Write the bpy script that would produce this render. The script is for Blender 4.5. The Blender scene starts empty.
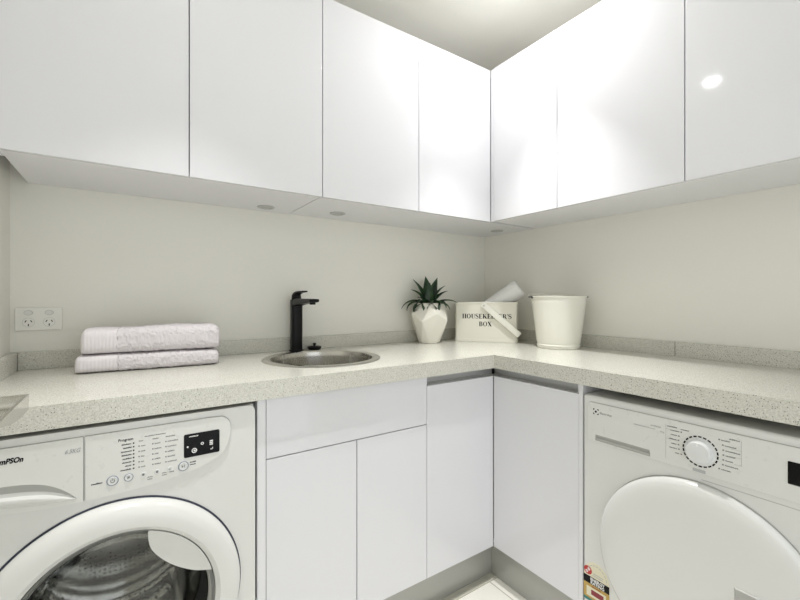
import bpy, bmesh, math, random
from mathutils import Matrix, Vector, noise
random.seed(7)
scene = bpy.context.scene
COL = scene.collection
PI = math.pi
H = 1.16                      # eye height above the floor

# ------------------------------------------------------------------ materials
def _mat(name):
    m = bpy.data.materials.new(name); m.use_nodes = True
    nt = m.node_tree
    return m, nt, nt.nodes['Principled BSDF']

def mat(name, col, rough=.5, metal=0., spec=.5, coat=0., bump=0., bscale=60., emit=None, estr=0.):
    m, nt, b = _mat(name)
    b.inputs['Base Color'].default_value = (*col, 1)
    b.inputs['Roughness'].default_value = rough
    b.inputs['Metallic'].default_value = metal
    b.inputs['Specular IOR Level'].default_value = spec
    b.inputs['Coat Weight'].default_value = coat
    if coat: b.inputs['Coat Roughness'].default_value = .05
    if emit:
        b.inputs['Emission Color'].default_value = (*emit, 1); b.inputs['Emission Strength'].default_value = estr
    # a faint procedural unevenness on every surface
    tc = nt.nodes.new('ShaderNodeTexCoord')
    n = nt.nodes.new('ShaderNodeTexNoise'); n.inputs['Scale'].default_value = bscale; n.inputs['Detail'].default_value = 3
    nt.links.new(tc.outputs['Object'], n.inputs['Vector'])
    if bump:
        bp = nt.nodes.new('ShaderNodeBump'); bp.inputs['Strength'].default_value = bump; bp.inputs['Distance'].default_value = .002
        nt.links.new(n.outputs['Fac'], bp.inputs['Height']); nt.links.new(bp.outputs['Normal'], b.inputs['Normal'])
    else:
        mr = nt.nodes.new('ShaderNodeMapRange')
        mr.inputs['To Min'].default_value = max(0, rough-.02); mr.inputs['To Max'].default_value = rough+.02
        nt.links.new(n.outputs['Fac'], mr.inputs['Value']); nt.links.new(mr.outputs['Result'], b.inputs['Roughness'])
    return m

def quartz():
    m, nt, b = _mat('speckled_quartz')
    L, N = nt.links.new, nt.nodes.new
    tc = N('ShaderNodeTexCoord')
    base = None
    def ramp(fac, stops):
        r = N('ShaderNodeValToRGB'); e = r.color_ramp.elements
        e[0].position, e[0].color = stops[0][0], (*stops[0][1], 1)
        e[1].position, e[1].color = stops[1][0], (*stops[1][1], 1)
        L(fac, r.inputs['Fac']); return r.outputs['Color']
    n0 = N('ShaderNodeTexNoise'); n0.inputs['Scale'].default_value = 260; n0.inputs['Detail'].default_value = 4
    L(tc.outputs['Object'], n0.inputs['Vector'])
    c = ramp(n0.outputs['Fac'], [(.34, (.52, .512, .455)), (.66, (.68, .672, .615))])
    def specks(c, scale, size, keep, col):
        v = N('ShaderNodeTexVoronoi'); v.inputs['Scale'].default_value = scale; L(tc.outputs['Object'], v.inputs['Vector'])
        lt = N('ShaderNodeMath'); lt.operation = 'LESS_THAN'; lt.inputs[1].default_value = size; L(v.outputs['Distance'], lt.inputs[0])
        sp = N('ShaderNodeSeparateColor'); L(v.outputs['Color'], sp.inputs[0])
        k = N('ShaderNodeMath'); k.operation = 'LESS_THAN'; k.inputs[1].default_value = keep; L(sp.outputs[0], k.inputs[0])
        f = N('ShaderNodeMath'); f.operation = 'MULTIPLY'; L(lt.outputs[0], f.inputs[0]); L(k.outputs[0], f.inputs[1])
        mx = N('ShaderNodeMix'); mx.data_type = 'RGBA'
        L(f.outputs[0], mx.inputs[0]); L(c, mx.inputs[6]); mx.inputs[7].default_value = (*col, 1)
        return mx.outputs[2]
    c = specks(c, 330, .36, .30, (.84, .835, .79))
    c = specks(c, 330, .34, .30, (.42, .40, .35))
    c = specks(c, 230, .25, .16, (.17, .15, .12))
    L(c, b.inputs['Base Color'])
    b.inputs['Roughness'].default_value = .16
    return m

def steel(name, rough=.22, col=(.62, .61, .58), stretch=(60, 60, .6), holes=0.):
    m, nt, b = _mat(name); L, N = nt.links.new, nt.nodes.new
    tc = N('ShaderNodeTexCoord'); mp = N('ShaderNodeMapping'); mp.inputs['Scale'].default_value = stretch
    L(tc.outputs['Object'], mp.inputs['Vector'])
    n = N('ShaderNodeTexNoise'); n.inputs['Scale'].default_value = 1.; n.inputs['Detail'].default_value = 6; L(mp.outputs[0], n.inputs['Vector'])
    mr = N('ShaderNodeMapRange'); mr.inputs['To Min'].default_value = rough-.08; mr.inputs['To Max'].default_value = rough+.10
    L(n.outputs['Fac'], mr.inputs['Value']); L(mr.outputs[0], b.inputs['Roughness'])
    b.inputs['Metallic'].default_value = 1
    b.inputs['Base Color'].default_value = (*col, 1)
    if holes:
        v = N('ShaderNodeTexVoronoi'); v.inputs['Scale'].default_value = holes; v.inputs['Randomness'].default_value = .15
        L(tc.outputs['Object'], v.inputs['Vector'])
        lt = N('ShaderNodeMath'); lt.operation = 'LESS_THAN'; lt.inputs[1].default_value = .25; L(v.outputs['Distance'], lt.inputs[0])
        mx = N('ShaderNodeMix'); mx.data_type = 'RGBA'; L(lt.outputs[0], mx.inputs[0])
        mx.inputs[6].default_value = (*col, 1); mx.inputs[7].default_value = (.01, .01, .01, 1)
        L(mx.outputs[2], b.inputs['Base Color'])
    return m

def glass_mat(name, col, rough=.0):
    m, nt, b = _mat(name)
    b.inputs['Base Color'].default_value = (*col, 1); b.inputs['Roughness'].default_value = rough
    b.inputs['Transmission Weight'].default_value = 1; b.inputs['IOR'].default_value = 1.45
    return m

def tile_floor():
    m, nt, b = _mat('pale_floor_tile'); L, N = nt.links.new, nt.nodes.new
    tc = N('ShaderNodeTexCoord'); mp = N('ShaderNodeMapping'); mp.inputs['Location'].default_value = (.12, .05, 0)
    L(tc.outputs['Object'], mp.inputs['Vector'])
    br = N('ShaderNodeTexBrick'); br.offset = 0; br.inputs['Scale'].default_value = 1
    br.inputs['Brick Width'].default_value = .45; br.inputs['Row Height'].default_value = .45
    br.inputs['Mortar Size'].default_value = .0025
    br.inputs['Color1'].default_value = (.84, .82, .76, 1); br.inputs['Color2'].default_value = (.82, .80, .74, 1); br.inputs['Mortar'].default_value = (.45, .44, .39, 1)
    L(mp.outputs[0], br.inputs['Vector']); L(br.outputs['Color'], b.inputs['Base Color'])
    b.inputs['Roughness'].default_value = .3
    return m

def leaf_mat():
    m, nt, b = _mat('dark_leaf'); L, N = nt.links.new, nt.nodes.new
    tc = N('ShaderNodeTexCoord'); n = N('ShaderNodeTexNoise'); n.inputs['Scale'].default_value = 35; L(tc.outputs['Object'], n.inputs['Vector'])
    r = N('ShaderNodeValToRGB'); e = r.color_ramp.elements
    e[0].position, e[0].color = .3, (.006, .022, .012, 1); e[1].position, e[1].color = .75, (.030, .085, .026, 1)
    L(n.outputs['Fac'], r.inputs['Fac']); L(r.outputs['Color'], b.inputs['Base Color']); b.inputs['Roughness'].default_value = .35
    return m

M_DOOR = mat('gloss_white_lacquer', (.735, .735, .77), .07, spec=.5)
M_CARC = mat('white_melamine', (.76, .76, .79), .35)
M_WALL = mat('warm_white_paint', (.80, .79, .735), .55, bump=.06, bscale=220)
M_CEIL = mat('ceiling_paint', (.88, .87, .81), .8, bump=.05, bscale=200)
M_ROOM = mat('rear_wall_paint', (.80, .79, .74), .7, bump=.05, bscale=200)
M_QUARTZ = quartz()
M_ALU = mat('grey_aluminium', (.50, .50, .50), .36, metal=.4)
M_KICK = mat('grey_kick_laminate', (.40, .40, .375), .35, metal=.25)
M_FLOOR = tile_floor()
M_STRIP = mat('beige_floor_strip', (.50, .49, .42), .5)
M_DARK = mat('dark_gap', (.02, .02, .02), .6)
M_APPL = mat('appliance_white', (.71, .71, .695), .22)
M_PANEL = mat('appliance_panel_white', (.71, .71, .69), .28)
M_GROOVE = mat('panel_groove_grey', (.40, .40, .38), .5)
M_NAVY = mat('door_seal_navy', (.03, .035, .06), .4)
M_BLACK = mat('gloss_black_display', (.003, .003, .0035), .18, spec=.15)
M_PRINT = mat('grey_print', (.20, .20, .20), .5)
M_PRINT_D = mat('dark_print', (.008, .008, .010), .6, spec=.2)
M_PRINT_L = mat('pale_print', (.45, .46, .46), .5)
M_PRINT_M = mat('mid_grey_print', (.30, .31, .32), .5)
M_WPRINT = mat('white_print', (.85, .85, .85), .5)
M_BTN = mat('button_silver_white', (.70, .71, .71), .3)
M_BLUE = mat('button_ring_blue_grey', (.26, .29, .36), .35)
M_HANDLE = mat('pale_grey_plastic', (.66, .66, .64), .3)
M_SHADOWGREY = mat('mid_grey_plastic_and_shade', (.42, .42, .40), .4)  # grey of the slot, also painted shade at the dryer door and grip
M_DRUM = steel('drum_steel', .09, (.62, .62, .60), (3, 3, 30), holes=75)
M_DRUMP = steel('paddle_steel', .12, (.72, .72, .69), (8, 8, 8))
M_RUBBER = mat('grey_door_gasket', (.10, .10, .10), .45)
M_GLASS = glass_mat('smoky_door_glass', (.72, .73, .72))
M_SINK = steel('brushed_sink_steel', .24, (.52, .505, .47))
M_RIM = steel('polished_sink_rim', .14, (.66, .64, .60))
M_TRAY = steel('satin_tray_steel', .20, (.62, .61, .57), (20, 20, 4))
M_TAP = mat('matt_black_metal', (.005, .005, .0055), .30, spec=.22)
M_PLUG = mat('black_rubber', (.008, .008, .007), .5, spec=.2)
M_TOWEL = mat('pale_lilac_terry', (.70, .665, .69), .95, spec=.1, bump=.9, bscale=420)
M_BAND = mat('pale_lilac_woven_border', (.72, .685, .71), .85, spec=.15, bump=.25, bscale=900)
M_CLOTH = mat('white_terry', (.84, .835, .83), .95, spec=.1, bump=.7, bscale=380)
M_VASE = mat('white_ceramic', (.80, .78, .71), .22)
M_SOIL = mat('dark_potting_mix', (.02, .016, .012), .9, bump=.8, bscale=150)
M_LEAF = leaf_mat()
M_ENAMEL = mat('cream_enamel', (.80, .785, .70), .22)
M_ENAMEL2 = mat('white_enamel', (.80, .79, .72), .24)
M_WIRE = mat('dark_bucket_lug', (.02, .02, .02), .4)
M_PLASTIC = mat('white_switch_plastic', (.82, .81, .77), .25)
M_PLASTIC2 = mat('white_rocker_plastic', (.74, .73, .70), .25)
M_RED = mat('label_red', (.48, .035, .03), .45)
M_OCHRE = mat('label_ochre', (.50, .33, .09), .5)
M_LCREAM = mat('label_cream', (.74, .70, .54), .5)
M_MAROON = mat('label_maroon', (.25, .03, .04), .5)
M_TEAL = mat('label_teal', (.03, .20, .18), .5)
M_PUCK = mat('frosted_puck_lens', (.42, .42, .42), .3)
M_LAMP = mat('lit_lamp_lens', (.9, .9, .9), .4, emit=(1, .995, .98), estr=150)
M_LAMP2 = mat('lit_corner_lamp_lens', (.9, .9, .9), .4, emit=(1, .995, .98), estr=760)

# ------------------------------------------------------------------ mesh helpers
def new(): return bmesh.new()

def _add(bm, verts, M):
    if M is not None: bmesh.ops.transform(bm, matrix=M, verts=verts)

def box(bm, x0, y0, z0, x1, y1, z1, bev=0., seg=2, M=None):
    t = bmesh.new()
    r = bmesh.ops.create_cube(t, size=1.)
    for v in t.verts:
        v.co = Vector(((x0+x1)/2+v.co.x*(x1-x0), (y0+y1)/2+v.co.y*(y1-y0), (z0+z1)/2+v.co.z*(z1-z0)))
    if bev: bmesh.ops.bevel(t, geom=t.edges[:], offset=bev, segments=seg, affect='EDGES', profile=.5, clamp_overlap=True)
    merge(bm, t, M)

def merge(bm, t, M=None):
    vm = {}
    for v in t.verts: vm[v] = bm.verts.new(M @ v.co if M is not None else v.co)
    for f in t.faces:
        try: bm.faces.new([vm[v] for v in f.verts])
        except ValueError: pass
    t.free()

def lathe(bm, prof, n=48, M=None, cap0=False, cap1=False):
    rings = []
    for r, z in prof:
        ring = []
        for i in range(n):
            a = 2*PI*i/n; co = Vector((r*math.cos(a), r*math.sin(a), z))
            ring.append(bm.verts.new(M @ co if M is not None else co))
        rings.append(ring)
    for a, b in zip(rings, rings[1:]):
        for i in range(n):
            j = (i+1) % n; bm.faces.new((a[i], a[j], b[j], b[i]))
    if cap0: bm.faces.new(rings[0][::-1])
    if cap1: bm.faces.new(rings[-1])

def plate(bm, outer, holes, d0, d1, M=None):
    """flat outline (with holes) in the local x,z plane, from depth d0 to d1 along local y"""
    t = bmesh.new(); es = []; loops = []
    for lp in [outer]+list(holes):
        vs = [t.verts.new((x, d0, z)) for x, z in lp]
        loops.append(vs)
        es += [t.edges.new((vs[i], vs[(i+1) % len(vs)])) for i in range(len(vs))]
    bmesh.ops.triangle_fill(t, use_beauty=True, use_dissolve=False, edges=es)
    front = t.faces[:]
    mp = {}
    for vs in loops:
        for v in vs: mp[v] = t.verts.new((v.co.x, d1, v.co.z))
    for f in front: t.faces.new([mp[v] for v in reversed(f.verts)])
    for vs in loops:
        for i in range(len(vs)):
            a, b = vs[i], vs[(i+1) % len(vs)]
            t.faces.new((a, b, mp[b], mp[a]))
    bmesh.ops.recalc_face_normals(t, faces=t.faces[:])
    merge(bm, t, M)

def circle(cx, cz, r, n=40, a0=0, a1=2*PI, end=False, rz=None):
    k = n if not end else n-1
    return [(cx+r*math.cos(a0+(a1-a0)*i/k), cz+(rz or r)*math.sin(a0+(a1-a0)*i/k)) for i in range(n)]

def rrect(x0, z0, x1, z1, r, n=6):
    pts = []
    for cx, cz, a in ((x1-r, z1-r, 0), (x0+r, z1-r, PI/2), (x0+r, z0+r, PI), (x1-r, z0+r, 3*PI/2)):
        for i in range(n+1):
            t = a+PI/2*i/n; pts.append((cx+r*math.cos(t), cz+r*math.sin(t)))
    return pts

def smooth_path(pts, k=6):
    """Catmull-Rom through points"""
    P = [Vector(p) for p in pts]; out = []
    for i in range(len(P)-1):
        p0, p1, p2, p3 = P[max(i-1, 0)], P[i], P[i+1], P[min(i+2, len(P)-1)]
        for j in range(k):
            t = j/k
            out.append(.5*((2*p1)+(p2-p0)*t+(2*p0-5*p1+4*p2-p3)*t*t+(3*p1-p0-3*p2+p3)*t*t*t))
    out.append(P[-1]); return out

def tube(bm, pts, r, n=10, M=None, sx=1., sz=1.):
    P = [Vector(p) for p in pts]; R = r if isinstance(r, (list, tuple)) else [r]*len(P)
    rings = []; up = Vector((0, 0, 1))
    for i, p in enumerate(P):
        d = (P[min(i+1, len(P)-1)]-P[max(i-1, 0)]).normalized()
        s = d.cross(up)
        if s.length < 1e-3: s = d.cross(Vector((1, 0, 0)))
        s.normalize(); u = s.cross(d)
        ring = []
        for k in range(n):
            a = 2*PI*k/n; co = p+s*(math.cos(a)*R[i]*sx)+u*(math.sin(a)*R[i]*sz)
            ring.append(bm.verts.new(M @ co if M is not None else co))
        rings.append(ring)
    for a, b in zip(rings, rings[1:]):
        for k in range(n): bm.faces.new((a[k], a[(k+1) % n], b[(k+1) % n], b[k]))
    bm.faces.new(rings[0][::-1]); bm.faces.new(rings[-1])

def stroke(bm, pts, ws, d0, d1, M=None):
    """a flat pen stroke in the local x,z plane"""
    P = [Vector((p[0], p[1])) for p in pts]; lf, rt = [], []
    for i, p in enumerate(P):
        d = (P[min(i+1, len(P)-1)]-P[max(i-1, 0)]).normalized(); nrm = Vector((-d.y, d.x)); w = ws[i]/2
        lf.append(p+nrm*w); rt.append(p-nrm*w)
    plate(bm, [tuple(v) for v in rt]+[tuple(v) for v in reversed(lf)], [], d0, d1, M)

def obj(name, bm, m, parent=None, ang=35, recalc=True, smooth=True):
    if recalc: bmesh.ops.recalc_face_normals(bm, faces=bm.faces[:])
    me = bpy.data.meshes.new(name); bm.to_mesh(me); bm.free()
    for p in me.polygons: p.use_smooth = smooth
    if smooth: me.set_sharp_from_angle(angle=math.radians(ang))
    me.materials.append(m)
    o = bpy.data.objects.new(name, me); COL.objects.link(o)
    if smooth:
        wn = o.modifiers.new('weighted_normals', 'WEIGHTED_NORMAL'); wn.keep_sharp = True
    if parent is not None: o.parent = parent
    return o

def tag(o, label, cat, group=None):
    o['label'] = label; o['category'] = cat
    if group: o['group'] = group
    return o

def thing(name, label, cat, loc=(0, 0, 0), rotz=0, group=None):
    o = bpy.data.objects.new(name, None); COL.objects.link(o)
    o.empty_display_size = .1; o.location = loc; o.rotation_euler = (0, 0, rotz)
    return tag(o, label, cat, group)

def struct(name, bm, m):
    o = obj(name, bm, m); o['kind'] = 'structure'; return o

def text_mesh(bm, s, size, M, align='LEFT', shear=0, bold=0, depth=.0004, sx=1.):
    cu = bpy.data.curves.new('lettering', 'FONT'); cu.body = s; cu.size = size; cu.align_x = align; cu.shear = shear
    cu.offset = bold; cu.extrude = depth; cu.resolution_u = 3
    o = bpy.data.objects.new('lettering', cu); COL.objects.link(o)
    dg = bpy.context.evaluated_depsgraph_get(); me = bpy.data.meshes.new_from_object(o.evaluated_get(dg))
    t = bmesh.new(); t.from_mesh(me); bpy.data.meshes.remove(me); bpy.data.objects.remove(o); bpy.data.curves.remove(cu)
    # text x -> local x, text y -> local z, facing local -y
    merge(bm, t, M @ Matrix(((sx, 0, 0, 0), (0, 0, -1, 0), (0, 1, 0, 0), (0, 0, 0, 1))))

def T(x, y, z): return Matrix.Translation((x, y, z))
I4 = Matrix.Identity(4)
FACE = Matrix.Rotation(PI/2, 4, 'X')     # lathe axis z -> local -y (out of an appliance front)

# ------------------------------------------------------------------ plan
XU, YU = 1.4586, 1.3777      # upper door faces
XW, YW = 1.8123, 1.7557      # wall faces
XC, YC = 1.2263, 1.1393      # worktop front edges
XD, YD = XC+.020, YC+.020    # lower door faces
XL = -.3075                  # left wall
YF = -.75                    # wall behind
ZT, ZB = H-.2286, H-.2817    # worktop top / underside
ZU, ZDT = H+.3706, H+1.1035  # upper cabinets bottom / top
ZC = H+1.25                  # ceiling
XK, YK = 1.2737, 1.1988      # kickboard faces

# ------------------------------------------------------------------ setting
b = new(); box(b, XL-.12, YF-.8, -.08, XW+.12, YW+.12, 0); struct('floor', b, M_FLOOR)
b = new(); box(b, XL-.12, YF-.12, ZC, XW+.12, YW+.12, ZC+.08); struct('ceiling', b, M_CEIL)
b = new(); box(b, XL-.12, YW, 0, XW+.12, YW+.12, ZC); struct('wall_back', b, M_WALL)
b = new(); box(b, XW, YF-.12, 0, XW+.12, YW, ZC); struct('wall_right', b, M_WALL)
b = new(); box(b, XL-.12, YF-.12, 0, XL, YW, ZC); struct('wall_left', b, M_WALL)
DX0, DX1, DZ = -.10, 1.25, 2.12     # unseen doorway behind the camera, opened to let fill light in
b = new(); box(b, XL, YF-.12, 0, DX0, YF, ZC); box(b, DX1, YF-.12, 0, XW, YF, ZC); box(b, DX0, YF-.12, DZ, DX1, YF, ZC)
struct('wall_front', b, M_ROOM)

# thin strip along the kickboard, darker beige than the tiles
b = new(); box(b, .33, YK-.036, 0, XK-.001, YK-.0005, .004, .001); struct('floor_strip_1', b, M_STRIP)

# ------------------------------------------------------------------ upper cabinets
G = .0015
def door_bm(x0, x1, z0, z1, t=.018, y=0.):
    bm = new(); box(bm, x0+G, y, z0, x1-G, y+t, z1, .0012, 2); return bm

def upper(label, loc, rotz, seams, x_end0, x_end1, depth, name='wall_cabinet'):
    """local frame: x along the fronts, y into the wall, door faces at y=0, z from the underside"""
    t = thing(name, label, 'cabinet', loc, rotz, None)
    hgt = ZDT-ZU; th = .018
    bm = new()
    box(bm, x_end0, .020, .002, x_end0+th, depth, hgt-.002)
    box(bm, x_end1-th, .020, .002, x_end1, depth, hgt-.002)
    box(bm, x_end0+th, .020, .002, x_end1-th, depth, .002+th)
    box(bm, x_end0+th, .020, hgt-.002-th, x_end1-th, depth, hgt-.002)
    box(bm, x_end0+th, depth-.006, .002+th, x_end1-th, depth, hgt-.002-th)
    obj('carcass', bm, M_CARC, t)
    for a, c in zip(seams, seams[1:]): obj('door', door_bm(a, c, 0, hgt), M_DOOR, t)
    return t
DL, DR = YW-YU-.001, XW-XU-.001
far = upper('gloss white wall cabinet at the far left, above the power outlet and towels', (0, YU, ZU), 0, (-.263, .157, .591), -.265, .5892, DL)
upper('gloss white wall cabinet above the black tap, its two doors ending in the corner', (0, YU, ZU), 0, (.591, 1.028, 1.4612), .5928, XW-.001, DL)
# right run: local x = -world y
t = upper('narrow one-door gloss white wall cabinet turning the corner above the white bucket', (XU, 0, ZU), -PI/2, (-1.356, -1.011), -1.3765, -1.0115, DR)
bm = new(); box(bm, -1.3765, .003, 0, -1.3575, .020, ZDT-ZU, .001); obj('corner_filler', bm, M_DOOR, t)
upper('wide gloss white wall cabinet at the right, above the bare worktop and dryer', (XU, 0, ZU), -PI/2, (-1.011, -.554, -.097), -1.0105, -.097, DR)
# recessed scribe filler closing the gap to the left wall
b = new(); box(b, XL+.0005, .07, .004, -.2655, .088, ZDT-ZU); obj('filler_strip', b, M_CARC, far)

# puck lights under the cabinets
for x, y, lab in ((.4696, 1.672, 'small round puck light under the wall cabinet, left of the cabinet joint'),
                  (.7653, 1.622, 'small round puck light under the wall cabinet, right of the cabinet joint'),
                  (1.69, 1.548, 'small round puck light under the wall cabinets in the corner above the box')):
    t = thing('cabinet_downlight', lab, 'light', (x, y, ZU+.002), 0, 'puck lights under the wall cabinets')
    bm = new(); lathe(bm, [(.023, -.0005), (.024, -.004), (.032, -.004), (.034, -.0025), (.034, 0)], 40); obj('bezel', bm, M_ALU, t)
    bm = new(); lathe(bm, [(.0001, -.002), (.022, -.002), (.022, 0)], 32); obj('lens', bm, M_PUCK, t)

# ------------------------------------------------------------------ worktop
SX, SY, SR = .62, 1.448, .216       # sink centre and rim radius
t = thing('worktop', 'L-shaped pale speckled stone worktop running round the corner', 'worktop', (0, 0, 0))
bm = new()
outer = [(XL+.001, YC), (XC, YC), (XC, .10), (XW-.001, .10), (XW-.001, YW-.001), (XL+.001, YW-.001)]
Mtop = Matrix(((1, 0, 0, 0), (0, 0, 1, 0), (0, 1, 0, 0), (0, 0, 0, 1)))   # (x, d, z) -> (x, z, d)
plate(bm, outer, [circle(SX, SY, .200, 64)], ZB, ZT, Mtop)
bev = [e for e in bm.edges if abs(e.verts[0].co.z-e.verts[1].co.z) < 1e-6 and e.verts[0].co.z > ZT-1e-4 and len(e.link_faces) == 2 and e.calc_face_angle(0) > 1
       and ((abs(e.verts[0].co.y-YC) < 1e-5 and abs(e.verts[1].co.y-YC) < 1e-5) or (abs(e.verts[0].co.x-XC) < 1e-5 and abs(e.verts[1].co.x-XC) < 1e-5))]
bmesh.ops.bevel(bm, geom=bev, offset=.002, segments=2, affect='EDGES')
obj('slab', bm, M_QUARTZ, t)
UT = ZT+.0565
bm = new(); box(bm, XL+.0215, YW-.0205, ZT, XW-.001, YW-.001, UT, .0012); obj('upstand', bm, M_QUARTZ, t)
bm = new(); box(bm, XW-.0205, .715, ZT, XW-.001, YW-.0215, UT, .0012); obj('upstand', bm, M_QUARTZ, t)
bm = new(); box(bm, XW-.0205, .10, ZT, XW-.001, .7135, UT, .0012); obj('upstand', bm, M_QUARTZ, t)
bm = new(); box(bm, XL+.001, YC+.002, ZT, XL+.0205, YW-.0015, UT, .0012); obj('upstand', bm, M_QUARTZ, t)

# ------------------------------------------------------------------ sink, plug, tap
t = thing('sink', 'round stainless steel sink bowl set into the worktop', 'sink', (SX, SY, ZT))
bm = new()
lathe(bm, [(.190, .0025), (.196, .0052), (.206, .0056), (.2165, .004), (.2215, .0004)], 96); obj('rim', bm, M_RIM, t)
bm = new()
lathe(bm, [(.191, .003), (.188, -.004), (.186, -.02), (.180, -.12), (.170, -.150), (.145, -.168), (.06, -.176), (.045, -.178), (.043, -.184), (.0001, -.184)], 96)
obj('bowl', bm, M_SINK, t)
bm = new(); lathe(bm, [(.044, -.1765), (.040, -.1745), (.034, -.178), (.02, -.182), (.0001, -.182)], 40); obj('drain', bm, M_RIM, t)

t = thing('sink_plug', 'black rubber plug lying behind the sink rim beside the tap', 'plug', (.690, 1.700, ZT+.0004))
bm = new(); lathe(bm, [(.0001, 0), (.022, 0), (.026, .003), (.030, .009), (.031, .013), (.028, .015), (.012, .0165), (.0001, .017)], 40); obj('stopper', bm, M_PLUG, t)
bm = new(); lathe(bm, [(.005, .0165), (.0045, .021), (.008, .024), (.008, .028), (.005, .030), (.0001, .0305)], 24); obj('knob', bm, M_PLUG, t)

t = thing('tap', 'tall matt black mixer tap standing behind the round sink', 'tap', (.6085, 1.7030, ZT+.0004))
bm = new(); lathe(bm, [(.0001, 0), (.0315, 0), (.0315, .004), (.029, .0065), (.024, .007)], 48); obj('base_flange', bm, M_TAP, t)
# body and spout: one rounded-square column that bends over into the spout
def rsec(w, d, r=.35, n=5):
    rr = min(w, d)*r; pts = []
    for cx, cy, a in ((w/2-rr, d/2-rr, 0), (-w/2+rr, d/2-rr, PI/2), (-w/2+rr, -d/2+rr, PI), (w/2-rr, -d/2+rr, 3*PI/2)):
        for i in range(n+1): pts.append((cx+rr*math.cos(a+PI/2*i/n), cy+rr*math.sin(a+PI/2*i/n)))
    return pts
def loft(bm, secs, M=None):
    rings = []
    for pts in secs: rings.append([bm.verts.new(M @ Vector(p) if M is not None else Vector(p)) for p in pts])
    n = len(rings[0])
    for a, c in zip(rings, rings[1:]):
        for i in range(n): bm.faces.new((a[i], a[(i+1) % n], c[(i+1) % n], c[i]))
    bm.faces.new(rings[0][::-1]); bm.faces.new(rings[-1])
bm = new()
secs = []
for z in (.006, .10, .185, .205, .219): secs.append([(x, y, z) for x, y in rsec(.047, .044, .3)])
secs.append([(x*.94, y*.94, .2225) for x, y in rsec(.047, .044, .3)])
loft(bm, secs); obj('body', bm, M_TAP, t)
bm = new(); secs = []
for k, (yy, zc, w, h) in enumerate([(-.010, .208, .045, .030), (-.03, .211, .045, .032), (-.06, .2135, .044, .027), (-.10, .2155, .043, .022), (-.14, .217, .042, .018), (-.185, .2185, .041, .015), (-.203, .219, .040, .012)]):
    secs.append([(x, yy, zc+z) for x, z in rsec(w, h, .3)])
loft(bm, secs); obj('spout', bm, M_TAP, t)
bm = new(); lathe(bm, [(.0001, -.008), (.011, -.008), (.012, -.006), (.012, .004)], 24, T(0, -.185, .211)); obj('aerator', bm, M_TAP, t)
bm = new(); lathe(bm, [(.0205, .222), (.0205, .232), (.019, .242), (.014, .249), (.0001, .250)], 40)
secs = []
for yy, zc, w, h in [(.016, .238, .030, .014), (-.005, .247, .034, .013), (-.03, .253, .032, .010), (-.07, .256, .028, .007), (-.10, .2565, .024, .006)]:
    secs.append([(x, yy, zc+z) for x, z in rsec(w, h, .3)])
loft(bm, secs); obj('lever', bm, M_TAP, t)

# ------------------------------------------------------------------ lower cabinets
def rail_bm(x0, x1, y0=.020):
    bm = new()
    prof = [(y0+.002, .0), (y0+.010, -.004), (y0+.013, -.031), (y0+.004, -.035), (y0+.003, -.052), (y0+.022, -.052), (y0+.022, .0)]
    # a shallow C channel: outline in (y,z), extruded along x
    Mx = Matrix(((0, 1, 0, 0), (1, 0, 0, 0), (0, 0, 1, 0), (0, 0, 0, 1)))
    plate(bm, prof, [], x0, x1, Mx); return bm

DB = H-1.0165                       # door bottoms
t = thing('end_panel', 'narrow white upright panel between the washing machine and the sink cabinet', 'panel', (.3135, YD, 0))
bm = new(); box(bm, -.0115, 0, .001, .0120, .575, ZB-.0005, .001); obj('panel', bm, M_CARC, t)

def carc(bm, x0, x1, y0, y1, z0, z1, th=.016, top=False):
    box(bm, x0, y0, z0, x0+th, y1, z1); box(bm, x1-th, y0, z0, x1, y1, z1)
    box(bm, x0+th, y0, z0, x1-th, y1, z0+th); box(bm, x0+th, y1-.006, z0+th, x1-th, y1, z1)
    box(bm, x0+th, y0, z1-.05, x1-th, y0+th, z1)
t = thing('sink_cabinet', 'gloss white base cabinet under the sink, one wide front over two doors', 'cabinet', (.6135, YD, 0))
bm = new(); carc(bm, -.2870, .2870, .020, .575, DB, ZB-.0005); obj('carcass', bm, M_CARC, t)
bm = new(); box(bm, -.2865, 0, H-.4566+.001, .2865, .018, ZB-.001, .001); obj('drawer_front', bm, M_DOOR, t)
obj('door', door_bm(-.2880, .0022, DB, H-.4576-.001), M_DOOR, t)
obj('door', door_bm(.0022, .2880, DB, H-.4576-.001), M_DOOR, t)

t = thing('corner_cabinet', 'gloss white corner base cabinet with two doors meeting in the corner', 'cabinet', (0, 0, 0))
bm = new()
CX0 = .9015
box(bm, CX0, YD+.020, DB, CX0+.016, YW-.03, ZB-.0005)
box(bm, CX0+.016, YD+.022, DB, XD+.02, YW-.03, DB+.016); box(bm, XD+.02, .785, DB, XW-.03, YW-.03, DB+.016)
box(bm, XD+.022, .783, DB+.016, XW-.03, .799, ZB-.0005)
box(bm, CX0+.016, YW-.036, DB+.016, XW-.036, YW-.03, ZB-.0005); box(bm, XW-.036, .799, DB+.016, XW-.03, YW-.03, ZB-.0005)
obj('carcass', bm, M_CARC, t)
DTOP = H-.3185
bm = new(); box(bm, .9020, YD, DB, XD-.0012, YD+.018, DTOP, .001); obj('door', bm, M_DOOR, t)
bm = new(); box(bm, XD, .7815, DB, XD+.018, YD-.0018, DTOP, .001); obj('door', bm, M_DOOR, t)
o = obj('finger_rail', rail_bm(.9175, XD+.0235), M_ALU, t); o.location = (0, YD, ZB-.0006)
o = obj('finger_rail', rail_bm(-YD-.0235, -.7995), M_ALU, t); o.location = (XD, 0, ZB-.0006); o.rotation_euler = (0, 0, -PI/2)

t = thing('end_panel', 'narrow white upright panel between the corner cabinet and the dryer', 'panel', (XD, .7745, 0))
bm = new(); box(bm, .0, -.0075, .001, .545, .0065, ZB-.0005, .001); obj('panel', bm, M_CARC, t)

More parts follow.
